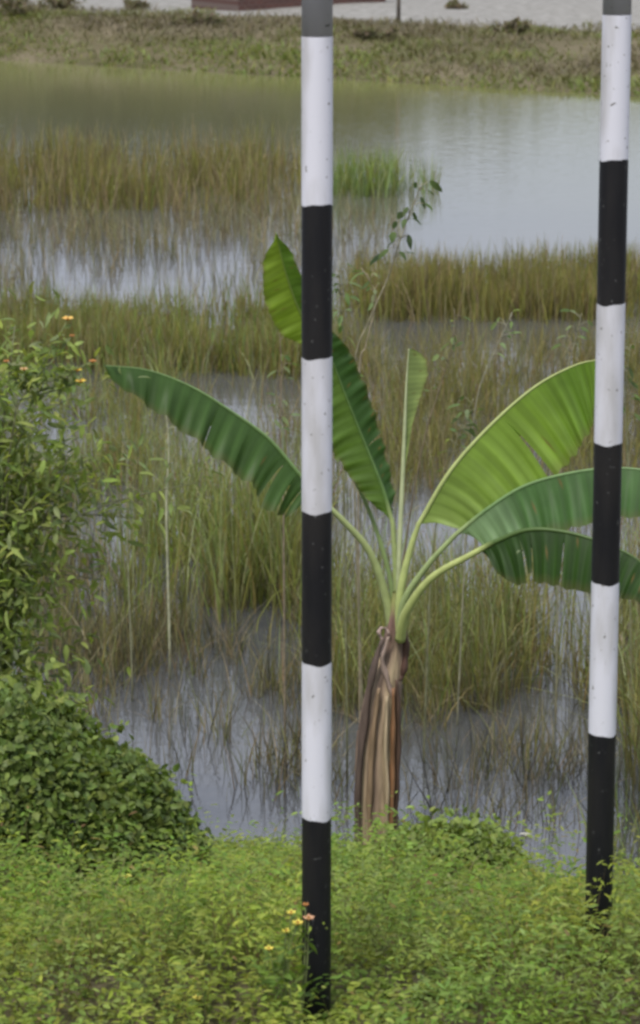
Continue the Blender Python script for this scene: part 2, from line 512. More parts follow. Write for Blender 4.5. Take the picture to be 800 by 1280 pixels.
# ------------------------------------------------------------------ the two striped poles
def pole(Yd, bx, by, tx, ty, rad, marks, label):
    b0 = P(bx, by, Yd); t0 = P(tx, ty, Yd)
    ax_ = (t0 - b0)
    def at(py):       # point on the pole axis seen at pixel row py
        lo, hi = -0.5, 3.0
        for _ in range(40):
            mid = (lo + hi) / 2
            q = b0 + ax_ * mid - CAM
            row = 640 - F * np.dot(q, _up) / np.dot(q, _fw)
            if row > py: lo = mid
            else: hi = mid
        return b0 + ax_ * lo
    foot = b0 + ax_ * (-0.14)
    rt = thing('striped_pole', foot, label, 'pole', 'black and white striped poles')
    pts = [foot]
    mats = []
    # marks: list of (row, colour of the section ABOVE that row) from the bottom up
    stations = [(None, marks[0][1])] + marks[1:]
    seg = 40
    rows = [foot]; cols_ = []
    lv = [at(r_) for r_, _ in marks[1:]]
    cols_.append(marks[0][1])
    for p_, (_, c_) in zip(lv, marks[1:]):
        rows.append(p_); cols_.append(c_)
    greystart = rows[-1]
    # painted shaft
    sh = Acc()
    th = np.linspace(0, 2 * math.pi, seg, endpoint=False)
    A_ = unit(np.cross(unit(ax_), [0, 1, 0])); B_ = np.cross(unit(ax_), A_)
    for k_ in range(len(rows) - 1):
        n_ = 7
        fr = np.linspace(0, 1, n_)
        ring = rows[k_][None] * (1 - fr)[:, None] + rows[k_ + 1][None] * fr[:, None]
        V = ring[:, None] + rad * (np.cos(th)[None, :, None] * A_ + np.sin(th)[None, :, None] * B_)
        # hand-painted edges are not perfectly level
        if k_ < len(rows) - 2:
            V[-1] += (unit(ax_)[None] * (0.0022 * np.sin(th * 2 + k_) + 0.001 * np.sin(5 * th + 2 * k_))[:, None])
        if k_ > 0:
            V[0] += (unit(ax_)[None] * (0.0022 * np.sin(th * 2 + k_ - 1) + 0.001 * np.sin(5 * th + 2 * k_ - 2))[:, None])
        q = [(i * seg + j, i * seg + (j + 1) % seg, (i + 1) * seg + (j + 1) % seg, (i + 1) * seg + j) for i in range(n_ - 1) for j in range(seg)]
        sh.add(V.reshape(-1, 3), (1, 1, 1), None, q, mi={'b': 0, 'w': 1}[cols_[k_]])
    sh.build('painted_shaft', [M['black'], M['white']], rt, foot)
    top = greystart + unit(ax_) * 0.75
    g = Acc()
    tube(g, [greystart, greystart + unit(ax_) * 0.3, top], rad * 0.985, (1, 1, 1), seg)
    g.build('grey_top', M['grey'], rt, foot)
    c_ = Acc()
    u_ = unit(ax_)
    tube(c_, [top, top + u_ * 0.012, top + u_ * 0.022, top + u_ * 0.028], [rad * 1.08, rad * 1.08, rad * 0.7, rad * 0.2], (1, 1, 1), seg)
    c_.build('cap', M['grey'], rt, foot)


pole(5.75, 395.5, 1240, 396.5, 0, 0.0312,
     [(1300, 'b'), (1021, 'w'), (827, 'b'), (638, 'w'), (446, 'b'), (255, 'w'), (45, 'g')],
     'black and white striped pole with yellow flowers at its foot, left of the banana trunk')
pole(6.13, 748, 1150, 771.5, 0, 0.0308,
     [(1300, 'b'), (916, 'w'), (727, 'b'), (553, 'w'), (379, 'b'), (199, 'w'), (18, 'g')],
     'leaning black and white striped pole in front of the tips of the right banana leaves')


# ------------------------------------------------------------------ banana plant
BY = 9.25
broot = np.array([P(470, 1065, BY)[0], BY, -1.06])
ban = thing('banana_plant', broot, 'young banana plant with brown dry trunk and drooping green leaves at the water edge', 'banana plant')


def pseudostem():
    ac = Acc()
    ctr = [(470, 1085, .070), (470, 1060, .070), (471, 1000, .071), (472, 940, .070), (475, 895, .066), (482, 850, .055), (489, 815, .041), (494, 788, .033), (496, 765, .026), (497, 740, .018)]
    rows = spline([list(P(a, b_, BY)) + [r_] for a, b_, r_ in ctr], 60)
    seg = 64
    V = []; Cc = []
    for i, r_ in enumerate(rows):
        fr = i / 59
        for j in range(seg):
            th = 2 * math.pi * j / seg
            tw = th + 0.5 * fr
            ph = (tw * 4 / (2 * math.pi)) % 1.0       # four overlapping sheaths, each edge a step
            rad = r_[3] * (0.90 + 0.16 * ph + 0.02 * math.sin(17 * th + 3 * math.sin(fr * 7)) + 0.04 * (mnoise.noise(Vector((math.cos(th) * 2, math.sin(th) * 2, fr * 5)))))
            V.append((r_[0] + rad * math.cos(th), r_[1] + rad * math.sin(th), r_[2]))
            nz = mnoise.noise(Vector((math.cos(th) * 2.5, math.sin(th) * 2.5, fr * 3)))
            c0 = np.array([0.24, 0.17, 0.12]); c1 = np.array([0.36, 0.28, 0.17]); c2 = np.array([0.12, 0.08, 0.06])
            # dry: pale tan strip on one sheath, dark brown where edges peel
            k1 = max(0, 1 - abs(ph - 0.45) * 2.6) * (1 if int(tw * 4 / (2 * math.pi)) % 4 in (2, 3) else 0.35)
            k2 = max(0, (ph - 0.8) * 5)
            c_ = c0 * (1 - k1) + c1 * k1
            c_ = c_ * (1 - k2) + c2 * k2
            if fr > 0.6:
                g_ = min(1, (fr - 0.6) / 0.2); c_ = c_ * (1 - g_) + np.array([0.13, 0.075, 0.06]) * g_
            if fr > 0.86:
                g_ = min(1, (fr - 0.86) / 0.1); c_ = c_ * (1 - g_) + np.array([0.22, 0.23, 0.08]) * g_
            Cc.append(c_ * (1 + 0.5 * nz))
    q = [(i * seg + j, i * seg + (j + 1) % seg, (i + 1) * seg + (j + 1) % seg, (i + 1) * seg + j) for i in range(59) for j in range(seg)]
    ac.add(np.array(V), np.array(Cc), None, q)
    o = ac.build('trunk', M['sheath'], ban, broot)
    # peeled dry strips hanging on the trunk
    strips = [
        ([(478, 800), (468, 832), (459, 880), (451, 940), (447, 1010), (450, 1066)], 0.024, -0.072, (0.09, 0.062, 0.05)),
        ([(504, 782), (508, 806), (505, 838), (500, 850)], 0.020, -0.03, (0.07, 0.035, 0.025)),
        ([(486, 796), (478, 822), (484, 850), (492, 876)], 0.016, -0.062, (0.30, 0.22, 0.18)),
        ([(496, 850), (498, 910), (496, 980), (493, 1050)], 0.018, -0.05, (0.080, 0.045, 0.030)),
        ([(474, 860), (466, 920), (462, 1000), (464, 1062)], 0.020, -0.078, (0.22, 0.15, 0.09)),
        ([(484, 870), (482, 930), (484, 1000), (480, 1062)], 0.014, -0.080, (0.36, 0.28, 0.18)),
        ([(492, 860), (491, 930), (490, 1000), (489, 1062)], 0.016, -0.070, (0.20, 0.10, 0.045)),
        ([(478, 800), (474, 790), (480, 784), (486, 792)], 0.014, -0.045, (0.34, 0.25, 0.22)),
    ]
    for pts, wd, dy, col in strips:
        ac = Acc()
        c = spline([P(a, b_, BY + dy) for a, b_ in pts], 22)
        n = len(c)
        side = np.array([1.0, 0, 0])
        u = np.linspace(0, 1, n)
        wv = wd * (0.55 + 0.45 * np.sin(u * math.pi)) * (1 + 0.2 * np.sin(u * 23 + wd * 900))
        Vv = []
        for i in range(n):
            for s_, dd in ((-0.5, 0.004), (-0.17, -0.003), (0.17, -0.003), (0.5, 0.004)):
                Vv.append(c[i] + side * wv[i] * s_ + np.array([0, dd + 0.003 * math.sin(i * .8 + s_ * 3), 0]))
        qq = [(i * 4 + k, i * 4 + k + 1, (i + 1) * 4 + k + 1, (i + 1) * 4 + k) for i in range(n - 1) for k in range(3)]
        ac.add(np.array(Vv), np.array(col), None, qq)
        so = ac.build('dry_sheath', M['sheath'], o, broot)
        sol = so.modifiers.new('thickness', 'SOLIDIFY'); sol.thickness = 0.003; sol.offset = 0
    return o


pseudostem()


def banana_leaf(petiole, rib, sideA, sideB, wA, wB, colA, colB, ribcol, tears=(), curl=0.25, label=None, petr=(0.017, 0.008), seed=0, prof=None, ncor=16, cor=0.004, tones=None, ribcol2=None):
    """petiole and rib: rows (px, py, Y); sideA, sideB: directions in which the two halves of the blade leave the midrib"""
    pr = spline([P(*p) for p in rib], 61)
    n = len(pr)
    T = unit(np.gradient(pr, axis=0))
    u = np.linspace(0, 1, n)
    if prof is None:
        wp = np.clip(np.sin(np.clip(u * 0.92 + 0.08, 0, 1) ** 0.75 * math.pi), 0, 1) ** 0.55
    else:
        wp = np.interp(u, [a for a, _ in prof], [b_ for _, b_ in prof])
    rs = np.random.default_rng(seed + 100)
    ac = Acc()
    cuts = [0.0] + list(tears) + [1.0]
    for side, wmax, col, nm in ((sideA, wA, colA, 1), (sideB, wB, colB, -1)):
        if wmax <= 0: continue
        if not isinstance(side[0], tuple):
            sv = np.tile(np.array(side, float), (n, 1))
        else:
            sv = np.stack([np.interp(u, [s_[0] for s_ in side], [s_[1][k] for s_ in side]) for k in range(3)], 1)
        S = unit(sv - (sv * T).sum(1, keepdims=True) * T)
        N = np.cross(T, S)
        for ci in range(len(cuts) - 1):
            a, b_ = cuts[ci], cuts[ci + 1]
            m_ = max(4, int((b_ - a) * 130))
            gap = 0.006 if ci < len(cuts) - 2 else 0.0
            sag = rs.uniform(-0.14, 0.24) if len(cuts) > 2 else 0
            K = 7
            V = []; Cc = []
            for i in range(m_):
                uu = a + (b_ - a) * i / (m_ - 1)
                for k in range(K):
                    s_ = k / (K - 1)
                    # blade cells lean forward to the tip; the torn edges draw apart outward
                    ue = min(1, max(0, uu + 0.05 * s_ * (1 - uu) + (gap * s_ * (0.5 - i / (m_ - 1)) * 2)))
                    p_ = np.array([np.interp(ue, u, pr[:, q_]) for q_ in range(3)])
                    Sx = np.array([np.interp(ue, u, S[:, q_]) for q_ in range(3)])
                    Nx = np.array([np.interp(ue, u, N[:, q_]) for q_ in range(3)])
                    ww = wmax * np.interp(uu, u, wp)
                    cc_ = cor * math.sin(uu * ncor * 6.28 + seed) * s_ + 0.4 * cor * math.sin(uu * ncor * 17 + 2 * seed) * s_
                    edge = 1 + 0.02 * math.sin(uu * 91 + seed) * s_
                    down = np.array([0, 0, -1.0])
                    p2 = p_ + Sx * ww * s_ * edge * (1 - 0.18 * s_ * curl) + down * ww * (curl + sag) * s_ * s_ + Nx * (cc_ * (1 if nm > 0 else -1) + 0.003 * math.sin(s_ * 3.14))
                    V.append(p2)
                    tone = 1 + 0.13 * math.sin(uu * ncor * 6.28 * 1.7 + 1.3 * seed) * (0.3 + s_) + 0.09 * math.sin(uu * 131)
                    cx = (np.array(col) if tones is None or nm < 0 else np.array([np.interp(uu, [q_[0] for q_ in tones], [q_[1][k_] for q_ in tones]) for k_ in range(3)])) * tone
                    if s_ > 0.95 : cx = cx * 0.6 + np.array([0.12, 0.10, 0.035]) * 0.4
                    if rs.random() < 0.006 * (0.4 + s_): cx = np.array([0.14, 0.10, 0.03])
                    Cc.append(cx * (1 + 0.07 * math.sin(uu * 300 + seed)))
            q = [(i * K + k, i * K + k + 1, (i + 1) * K + k + 1, (i + 1) * K + k) for i in range(m_ - 1) for k in range(K - 1)]
            ac.add(np.array(V), np.array(Cc), None, q)
    lf = ac.build('leaf', M['banana_leaf'], ban, broot)
    if label: lf['label'] = label
    ac = Acc()
    pp = np.concatenate([spline([P(*p) for p in petiole], 24), pr[1:]]) if petiole else pr
    npet = 24 if petiole else 0
    rr = np.concatenate([np.linspace(petr[0], petr[1], npet), np.linspace(petr[1], 0.0015, len(pp) - npet)])
    rc = np.tile(np.array(ribcol), (len(pp), 1))
    if ribcol2 is not None:
        f_ = np.clip((np.arange(len(pp)) - npet) / 8.0, 0, 1)[:, None]
        rc = rc * (1 - f_) + np.array(ribcol2) * f_
    tube(ac, pp, rr, rc, 10)
    ac.build('midrib', M['midrib'], lf, broot)
    return lf


PALE = (0.42, 0.48, 0.18)
# left arching leaf, folded, seen from the side
banana_leaf([(492, 800, BY), (482, 745, BY), (462, 690, BY - .02), (430, 652, BY - .05), (398, 622, BY - .08)],
            [(398, 622, BY - .08), (370, 588, BY - .10), (335, 548, BY - .13), (290, 515, BY - .17), (240, 484, BY - .21), (185, 463, BY - .25), (130, 457, BY - .3)],
            [(0, (-.1, -.5, -.75)), (1, (-.1, -.6, -.6))], (-.1, .9, -.45), 0.150, 0.13,
            (0.052, 0.105, 0.024), (0.055, 0.11, 0.022), (0.33, 0.38, 0.16), ribcol2=(0.15, 0.24, 0.08), tears=(.08, .15, .22, .55), curl=0.25, seed=1,
            prof=[(0, .15), (.06, .7), (.18, 1.05), (.45, 1.0), (.7, .82), (.88, .55), (.97, .25), (1, .03)], ncor=7, cor=0.011,
            label='dark green folded banana leaf arching to the left')
# dark leaf rising behind the left pole
banana_leaf([(498, 800, BY + .02), (496, 730, BY + .03), (491, 655, BY + .04)],
            [(491, 655, BY + .04), (478, 610, BY + .06), (458, 560, BY + .07), (436, 505, BY + .06), (416, 452, BY + .04), (402, 408, BY)],
            [(0, (-.9, -.35, -.2)), (1, (-.8, -.5, -.2))], [(0, (.6, .6, 0)), (1, (.8, .3, 0))], 0.115, 0.085,
            (0.085, 0.150, 0.026), (0.040, 0.090, 0.022), (0.30, 0.36, 0.14), ribcol2=(0.09, 0.16, 0.04), tears=(.4,), curl=0.12, seed=2,
            prof=[(0, .12), (.12, .55), (.35, .9), (.6, 1.0), (.8, .85), (.93, .45), (1, .02)], ncor=8, cor=0.007, label='dark banana leaf rising behind the left pole')
# a longer leaf whose bright tip shows left of the pole
banana_leaf([(495, 800, BY + .05), (487, 720, BY + .09), (462, 640, BY + .12), (425, 560, BY + .14), (396, 490, BY + .14), (390, 430, BY + .12)],
            [(390, 430, BY + .12), (380, 402, BY + .10), (366, 368, BY + .06), (354, 330, BY + .02), (345, 291, BY - .02)],
            [(0, (-.9, -.35, -.1)), (1, (-.8, -.4, -.5))], [(0, (.9, -.3, 0)), (1, (.9, -.3, 0))], 0.098, 0.060,
            (0.17, 0.25, 0.03), (0.085, 0.155, 0.026), (0.20, 0.27, 0.10), ribcol2=(0.22, 0.30, 0.07), curl=0.10, seed=9, petr=(0.009, 0.005),
            prof=[(0, .35), (.2, .85), (.45, 1.0), (.7, .9), (.88, .55), (1, .02)], ncor=4, cor=0.006, label='bright banana leaf tip left of the left pole')
# young, still half rolled leaf
banana_leaf([(498, 800, BY + .0), (499, 700, BY + .0), (503, 600, BY + .02)],
            [(503, 600, BY + .02), (506, 530, BY + .02), (508, 480, BY + .02), (511, 436, BY + .02)],
            (.98, .15, 0), (.9, .5, 0), 0.070, 0.05,
            (0.22, 0.28, 0.10), (0.21, 0.27, 0.09), (0.42, 0.46, 0.26), curl=0.0, seed=3, petr=(0.010, 0.0075),
            prof=[(0, .10), (.3, .38), (.55, .75), (.75, 1.0), (.9, .85), (.97, .5), (1, .15)], cor=0.0008, ncor=3, label='narrow young banana leaf standing upright, half unrolled')
# big right leaf, sunlit
banana_leaf([(500, 800, BY - .02), (500, 745, BY - .03), (512, 690, BY - .04), (523, 656, BY - .05)],
            [(523, 656, BY - .05), (562, 590, BY - .08), (612, 533, BY - .10), (668, 484, BY - .12), (718, 457, BY - .15), (752, 449, BY - .2)],
            [(0, (1, -.35, -.12)), (.2, (.85, -.4, -.35)), (.5, (.62, -.35, -.7)), (1, (.3, -.4, -.85))], (.5, .75, -.5), 0.255, 0.14,
            (0.165, 0.265, 0.036), (0.12, 0.22, 0.03), PALE, tears=(.45,), curl=0.10, seed=4, tones=[(0, (.24, .33, .09)), (.22, (.19, .29, .05)), (.5, (.17, .27, .034)), (.75, (.11, .20, .022)), (1, (.15, .25, .03))],
            prof=[(0, .22), (.05, .55), (.2, .85), (.4, 1.0), (.6, .93), (.8, .72), (.93, .5), (1, .2)], ncor=9, cor=0.006,
            label='large bright yellow-green banana leaf arching to the right')
# middle right leaf, reaches past the right pole
banana_leaf([(500, 800, BY - .03), (505, 752, BY - .05), (535, 706, BY - .08), (570, 668, BY - .12)],
            [(570, 668, BY - .12), (610, 636, BY - .16), (655, 608, BY - .2), (710, 592, BY - .25), (770, 585, BY - .3), (830, 592, BY - .36), (880, 610, BY - .42)],
            [(0, (.2, -.6, -.65)), (1, (0, -.6, -.75))], (.1, .9, -.4), 0.150, 0.13,
            (0.070, 0.145, 0.040), (0.06, 0.14, 0.03), (0.30, 0.37, 0.16), petr=(0.014, 0.008), ribcol2=(0.16, 0.26, 0.10), tears=(.27,), curl=0.08, seed=5, tones=[(0, (.17, .26, .12)), (.2, (.15, .24, .11)), (.3, (.06, .13, .035)), (1, (.06, .13, .035))],
            prof=[(0, .15), (.06, .8), (.18, 1.25), (.27, 1.1), (.35, .95), (.5, .98), (.8, .8), (.95, .4), (1, .02)], ncor=10, cor=0.006,
            label='blue-green banana leaf reaching past the right pole')
# lower right leaf, dark, ragged
banana_leaf([(500, 800, BY - .05), (508, 765, BY - .10), (540, 722, BY - .16), (595, 690, BY - .22)],
            [(595, 690, BY - .22), (622, 676, BY - .25), (662, 662, BY - .29), (712, 666, BY - .34), (762, 682, BY - .39), (800, 702, BY - .43), (838, 745, BY - .48)],
            [(0, (.1, -.5, -.8)), (1, (-.3, -.5, -.8))], (.2, .9, -.35), 0.125, 0.11,
            (0.026, 0.062, 0.010), (0.03, 0.07, 0.015), (0.40, 0.45, 0.16), ribcol2=(0.07, 0.12, 0.03), tears=(.27, .33, .48, .68, .74), curl=0.3, seed=6, petr=(0.018, 0.010),
            prof=[(0, .05), (.08, .55), (.2, .95), (.5, 1.0), (.8, .85), (.95, .5), (1, .04)], ncor=12, cor=0.007,
            label='dark ragged banana leaf lowest on the right')

# ------------------------------------------------------------------ reeds in the pond
OLIVE = [(0.175, 0.180, 0.038), (0.21, 0.195, 0.050), (0.15, 0.165, 0.034), (0.20, 0.155, 0.052)]
BROWN = [(0.20, 0.155, 0.085), (0.25, 0.205, 0.12), (0.16, 0.125, 0.07), (0.19, 0.175, 0.07)]
GREEN = [(0.15, 0.225, 0.045), (0.14, 0.215, 0.065), (0.20, 0.25, 0.055), (0.19, 0.20, 0.05), (0.25, 0.28, 0.14)]
PALES = [(0.24, 0.23, 0.14), (0.17, 0.165, 0.09), (0.12, 0.125, 0.05)]
DARK = [(0.05, 0.05, 0.035), (0.08, 0.075, 0.045), (0.13, 0.15, 0.05)]


def reed_patch(name, label, poly, n, h, hj, wd, cols, lean=0.10, bend=0.15, clump=0.0, base_col=None, dmod=None, cat='reeds'):
    """poly: rectangle of base points given as (x0, x1, row of the rear edge, row of the front edge); converted to metres on the water"""
    x0, x1, y0, y1 = poly
    A0 = G(400, y0, WATER)[1]; A1 = G(400, y1, WATER)[1]
    kx = 1.0 / F
    Yr = rng.uniform(min(A0, A1), max(A0, A1), n * 3)
    dep = Yr * math.cos(PITCH) + 3.5 * math.sin(PITCH)
    Xr = rng.uniform(x0 - 400, x1 - 400, n * 3) * dep / F
    px = Xr / dep * F + 400
    keep = np.ones(n * 3, bool)
    if clump:
        v = vnoise(Xr, Yr * 0.7, 3.2, 9) * 0.6 + vnoise(Xr, Yr, 7.5, 4) * 0.4
        keep &= rng.random(n * 3) < np.clip((v - 0.5) * clump * 3 + 0.5, 0.02, 1)
    # ragged edges of the patch
    e = np.minimum((px - x0), (x1 - px)) / (x1 - x0)
    ey = np.minimum(Yr - min(A0, A1), max(A0, A1) - Yr) / abs(A1 - A0)
    keep &= rng.random(n * 3) < np.clip(np.minimum(e / 0.14, ey / 0.22) * (0.5 + vnoise(Xr, Yr, 2.6, 15)) + 0.06, 0, 1)
    if dmod is not None:
        keep &= rng.random(n * 3) < dmod(px)
    idx = np.nonzero(keep)[0][:n]
    Xr, Yr = Xr[idx], Yr[idx]
    n = len(Xr)
    B = np.stack([Xr, Yr, np.full(n, WATER - 0.06)], 1)
    hh = h * rng.uniform(1 - hj, 1 + hj * 0.6, n) * (0.8 + 0.4 * vnoise(Xr, Yr, 2.3, 6))
    az = rng.uniform(0, 2 * math.pi, n)
    ln = np.abs(rng.normal(0, lean, n))
    Hd = np.stack([np.cos(az) * ln * hh, np.sin(az) * ln * hh, hh], 1)
    az2 = az + rng.normal(0, 0.5, n)
    bn = rng.exponential(bend, n) * hh
    bend_v = np.stack([np.cos(az2) * bn, np.sin(az2) * bn, -0.35 * bn], 1)
    cb = pick(cols, n, 0.25)
    ca = cb * 0.85 if base_col is None else 0.5 * cb + 0.5 * pick(base_col, n, 0.2)
    ac = Acc()
    ribbons(ac, B, Hd, bend_v, wd * rng.uniform(0.6, 1.3, n), ca, cb)
    o = ac.build(name, M['reed'])
    tag(o, label, cat, kind='stuff')
    return o


reed_patch('reeds', 'olive brown reed bed far out in the pond, behind the left pole', (-260, 400, 196, 275), 6200, 0.42, 0.5, 0.011, OLIVE + BROWN, bend=0.12, clump=1.5)
reed_patch('reeds', 'small bright green reed clump standing alone just right of the left pole, far out', (412, 505, 225, 250), 420, 0.42, 0.3, 0.011, GREEN, bend=0.1)
reed_patch('reeds', 'faint sparse reeds beside the open water left of centre, far out', (500, 552, 228, 246), 80, 0.35, 0.3, 0.009, GREEN, bend=0.1)
reed_patch('reeds', 'thin scattered reeds in open grey water between the far and middle reed beds', (-220, 520, 262, 385), 3000, 0.30, 0.4, 0.007, BROWN + PALES, bend=0.2, clump=2.5)
reed_patch('reeds', 'dense olive brown reed band across the pond on the right', (425, 1050, 345, 406), 9500, 0.36, 0.3, 0.009, OLIVE + OLIVE + BROWN, bend=0.12, clump=0.6)
reed_patch('reeds', 'dense olive reed band behind the left arching banana leaf', (-230, 440, 395, 478), 9500, 0.36, 0.3, 0.008, OLIVE + OLIVE + BROWN + GREEN, bend=0.15, clump=0.8)
reed_patch('reeds', 'sparse brown reeds in water behind the bright right banana leaf', (380, 1000, 420, 640), 9000, 0.34, 0.45, 0.0055, BROWN + PALES + OLIVE + OLIVE, bend=0.2, clump=0.9)
reed_patch('reeds', 'olive green reeds under the left arching banana leaf', (-150, 260, 490, 640), 2700, 0.36, 0.4, 0.006, OLIVE + GREEN, bend=0.2, clump=1.2, base_col=BROWN)
reed_patch('reeds', 'thin reeds in open water between the left leaf and left pole', (230, 420, 500, 660), 700, 0.30, 0.4, 0.005, BROWN + PALES + OLIVE, bend=0.2, clump=1.5)
reed_patch('reeds', 'green reed clump with yellow bases in the left middle of the pond', (140, 385, 670, 800), 1700, 0.66, 0.45, 0.0065, GREEN + GREEN + OLIVE + PALES, bend=0.25, clump=1.2, base_col=OLIVE)
reed_patch('reeds', 'green and brown reeds behind the banana trunk', (385, 800, 730, 915), 2900, 0.50, 0.45, 0.0058, GREEN + OLIVE + PALES, bend=0.28, clump=1.2, base_col=BROWN + [(0.22, 0.12, 0.05)])
reed_patch('reeds', 'tall mixed reeds at the right edge behind the right pole', (770, 1060, 700, 1060), 2600, 0.52, 0.4, 0.006, GREEN + OLIVE + BROWN, bend=0.28, clump=0.9, base_col=BROWN)
reed_patch('reeds', 'thin scattered warm brown stems standing all through the middle of the pond', (-250, 1050, 405, 980), 5200, 0.30, 0.5, 0.0048, BROWN + PALES + OLIVE + [(0.24, 0.14, 0.06)], bend=0.22, clump=0.7)
reed_patch('reeds', 'short green reeds at the waterline right of the right pole', (735, 1000, 1010, 1110), 420, 0.34, 0.5, 0.005, GREEN + OLIVE, bend=0.3, clump=0.8, base_col=BROWN)
reed_patch('reeds', 'thin dark stems in near water left of the left pole', (30, 420, 680, 1010), 4300, 0.27, 0.5, 0.0045, DARK + BROWN, bend=0.25, lean=0.15, clump=1.5)
reed_patch('reeds', 'sparse stems between the tall flowering shrub and the green reed clump', (-60, 200, 600, 880), 1500, 0.36, 0.5, 0.005, PALES + DARK + OLIVE, bend=0.25, clump=1.2)
reed_patch('reeds', 'thin dark stems in near water right of the banana trunk', (400, 790, 840, 1050), 1700, 0.22, 0.5, 0.004, DARK + BROWN, bend=0.3, lean=0.16, clump=1.5)


# ------------------------------------------------------------------ far bank: grass, shrubs, brick plinth, post
def bank_grass():
    n = 60000
    X = rng.uniform(-9, 9, n)
    fl = farline(X)
    Y = fl - 0.15 + rng.random(n) ** 1.1 * 7.2
    lim = 41.0 - 0.45 * X + 1.5 * (vnoise(X, Y, 0.9, 8) - 0.5)
    k = (rng.random(n) < np.clip((lim - Y) / 1.2 + 0.25, 0.0, 1)) & (vnoise(X, Y, 1.4, 12) + 0.45 * rng.random(n) > 0.36)
    k &= ~((X > -1.5) & (Y > 40.9) & (rng.random(n) < .93))
    X, Y = X[k], Y[k]; n = len(X)
    Z = ground_z(X, Y) - 0.01
    g = vnoise(X, Y * 1.5, 0.7, 13) + 0.25 * rng.random(n)
    near = np.clip(1 - (Y - farline(X)) / 1.8, 0, 1)
    cg = pick([(0.15, 0.205, 0.040), (0.14, 0.175, 0.035), (0.19, 0.19, 0.045)], n)
    cb = pick([(0.15, 0.125, 0.075), (0.18, 0.15, 0.095), (0.11, 0.09, 0.06), (0.13, 0.12, 0.05)], n)
    m_ = np.clip((g * 0.7 + near * 0.5 - 0.40) * 3, 0, 1)[:, None]
    col = cg * m_ + cb * (1 - m_)
    hh = rng.uniform(0.05, 0.17, n) * (0.5 + vnoise(X, Y, 2.5, 14))
    az = rng.uniform(0, 2 * math.pi, n)
    Hd = np.stack([np.cos(az) * hh * .35, np.sin(az) * hh * .35, hh], 1)
    ac = Acc()
    ribbons(ac, np.stack([X, Y, Z], 1), Hd, Hd * [[.8, .8, -.4]], rng.uniform(0.010, 0.024, n), col * .9, col, k=4)
    tag(ac.build('bank_grass', M['reed']), 'short green and brown grass covering the far bank of the pond', 'grass', kind='stuff')


bank_grass()


def shrub(name, root, label, radius, height, nleaf, L, W, cols, nb=14, cat='shrub', stemcol=(0.10, 0.09, 0.05), group=None, mat='leaf', droop=0.3, squash=1.0, flowers=None, fcol=None, lo=0.15, stemr=0.006, taper=0.55):
    root = np.asarray(root, float)
    rt = thing(name, root, label, cat, group)
    st = Acc(); lf = Acc()
    Pts = []; Ds = []
    for i in range(nb):
        az = rng.uniform(0, 2 * math.pi); rr = radius * math.sqrt(rng.random()) * 1.0
        hh = height * (1 - taper * (rr / radius) ** 2) * rng.uniform(0.72, 1.0)
        tip = root + np.array([math.cos(az) * rr, math.sin(az) * rr * squash, hh])
        mid = root + (tip - root) * 0.5 + np.array([-math.cos(az) * rr * .15, 0, hh * .1])
        c = spline([root + [math.cos(az) * .03, math.sin(az) * .03, 0], mid, tip], 14)
        tube(st, c, np.linspace(stemr, stemr * 0.25, 14), stemcol, 6)
        for k_ in range(3):
            f0 = rng.integers(4, 12); bb = c[f0]
            d_ = unit(rng.normal(0, 1, 3) + [0, 0, 0.9]) * height * rng.uniform(.12, .28)
            c2 = spline([bb, bb + d_ * .5 + [0, 0, .02], bb + d_], 7)
            tube(st, c2, np.linspace(stemr * .45, stemr * .15, 7), stemcol, 5)
            Pts.append(c2[2:]); Ds.append(np.gradient(c2, axis=0)[2:])
        s0 = int(14 * lo)
        Pts.append(c[s0:]); Ds.append(np.gradient(c, axis=0)[s0:])
    Pts = np.concatenate(Pts); Ds = unit(np.concatenate(Ds))
    idx = rng.integers(0, len(Pts), nleaf)
    jit = rng.normal(0, height * 0.035, (nleaf, 3))
    pp = Pts[idx] + jit
    dirs = Ds[idx] * 0.4 + rng.normal(0, 0.7, (nleaf, 3)) + [0, 0, -droop]
    nrm = rng.normal(0, 0.45, (nleaf, 3)) + [0, -0.25, 0.9]
    leaves(lf, pp, dirs, nrm, L * rng.uniform(.6, 1.3, nleaf), W * rng.uniform(.6, 1.25, nleaf), pick(cols, nleaf, 0.3))
    for fp in (flowers or []):
        e = np.asarray(fp[0], float)
        low = Pts[Pts[:, 2] < e[2] - .04]
        q_ = low[np.argmin(np.linalg.norm(low - e, axis=1))]
        c = spline([q_, (q_ + e) / 2 + [.01, 0, .0], e], 9)
        tube(st, c, np.linspace(.003, .0016, 9), (0.15, 0.18, 0.07), 5)
        k_ = 24
        leaves(lf, c[rng.integers(1, 8, k_)], rng.normal(0, 1, (k_, 3)), rng.normal(0, .4, (k_, 3)) + [0, -.3, .9], L * rng.uniform(.5, 1.1, k_), W * rng.uniform(.6, 1.1, k_), pick(cols, k_, .2))
    st.build('stems', M['stem'], rt, root)
    lf.build('foliage', M[mat], rt, root)
    for fp in (flowers or []):
        flower(fp[0], rt, root, fp[1], fp[2])
    return rt


def flower(pos, rt, root, size, col):
    ac = Acc()
    pos = np.asarray(pos, float)
    n = 6
    az = np.linspace(0, 2 * math.pi, n, endpoint=False) + rng.random()
    D = np.stack([np.cos(az), np.sin(az) * .8 - .3, 0.35 + 0 * az], 1)
    leaves(ac, np.tile(pos, (n, 1)), D, np.tile([0, -.5, 1.0], (n, 1)), size * .6, size * .42, pick([col], n, .1))
    fo = ac.build('flower', M['petal'], rt, root)
    ac = Acc()
    tube(ac, [pos + [0, 0, -.004], pos + [0, -.001, .004], pos + [0, -.002, size * .12]], [size * .12, size * .13, size * .05], (0.35, 0.16, 0.02), 8)
    ac.build('flower_centre', M['petal'], fo, root)
    return fo


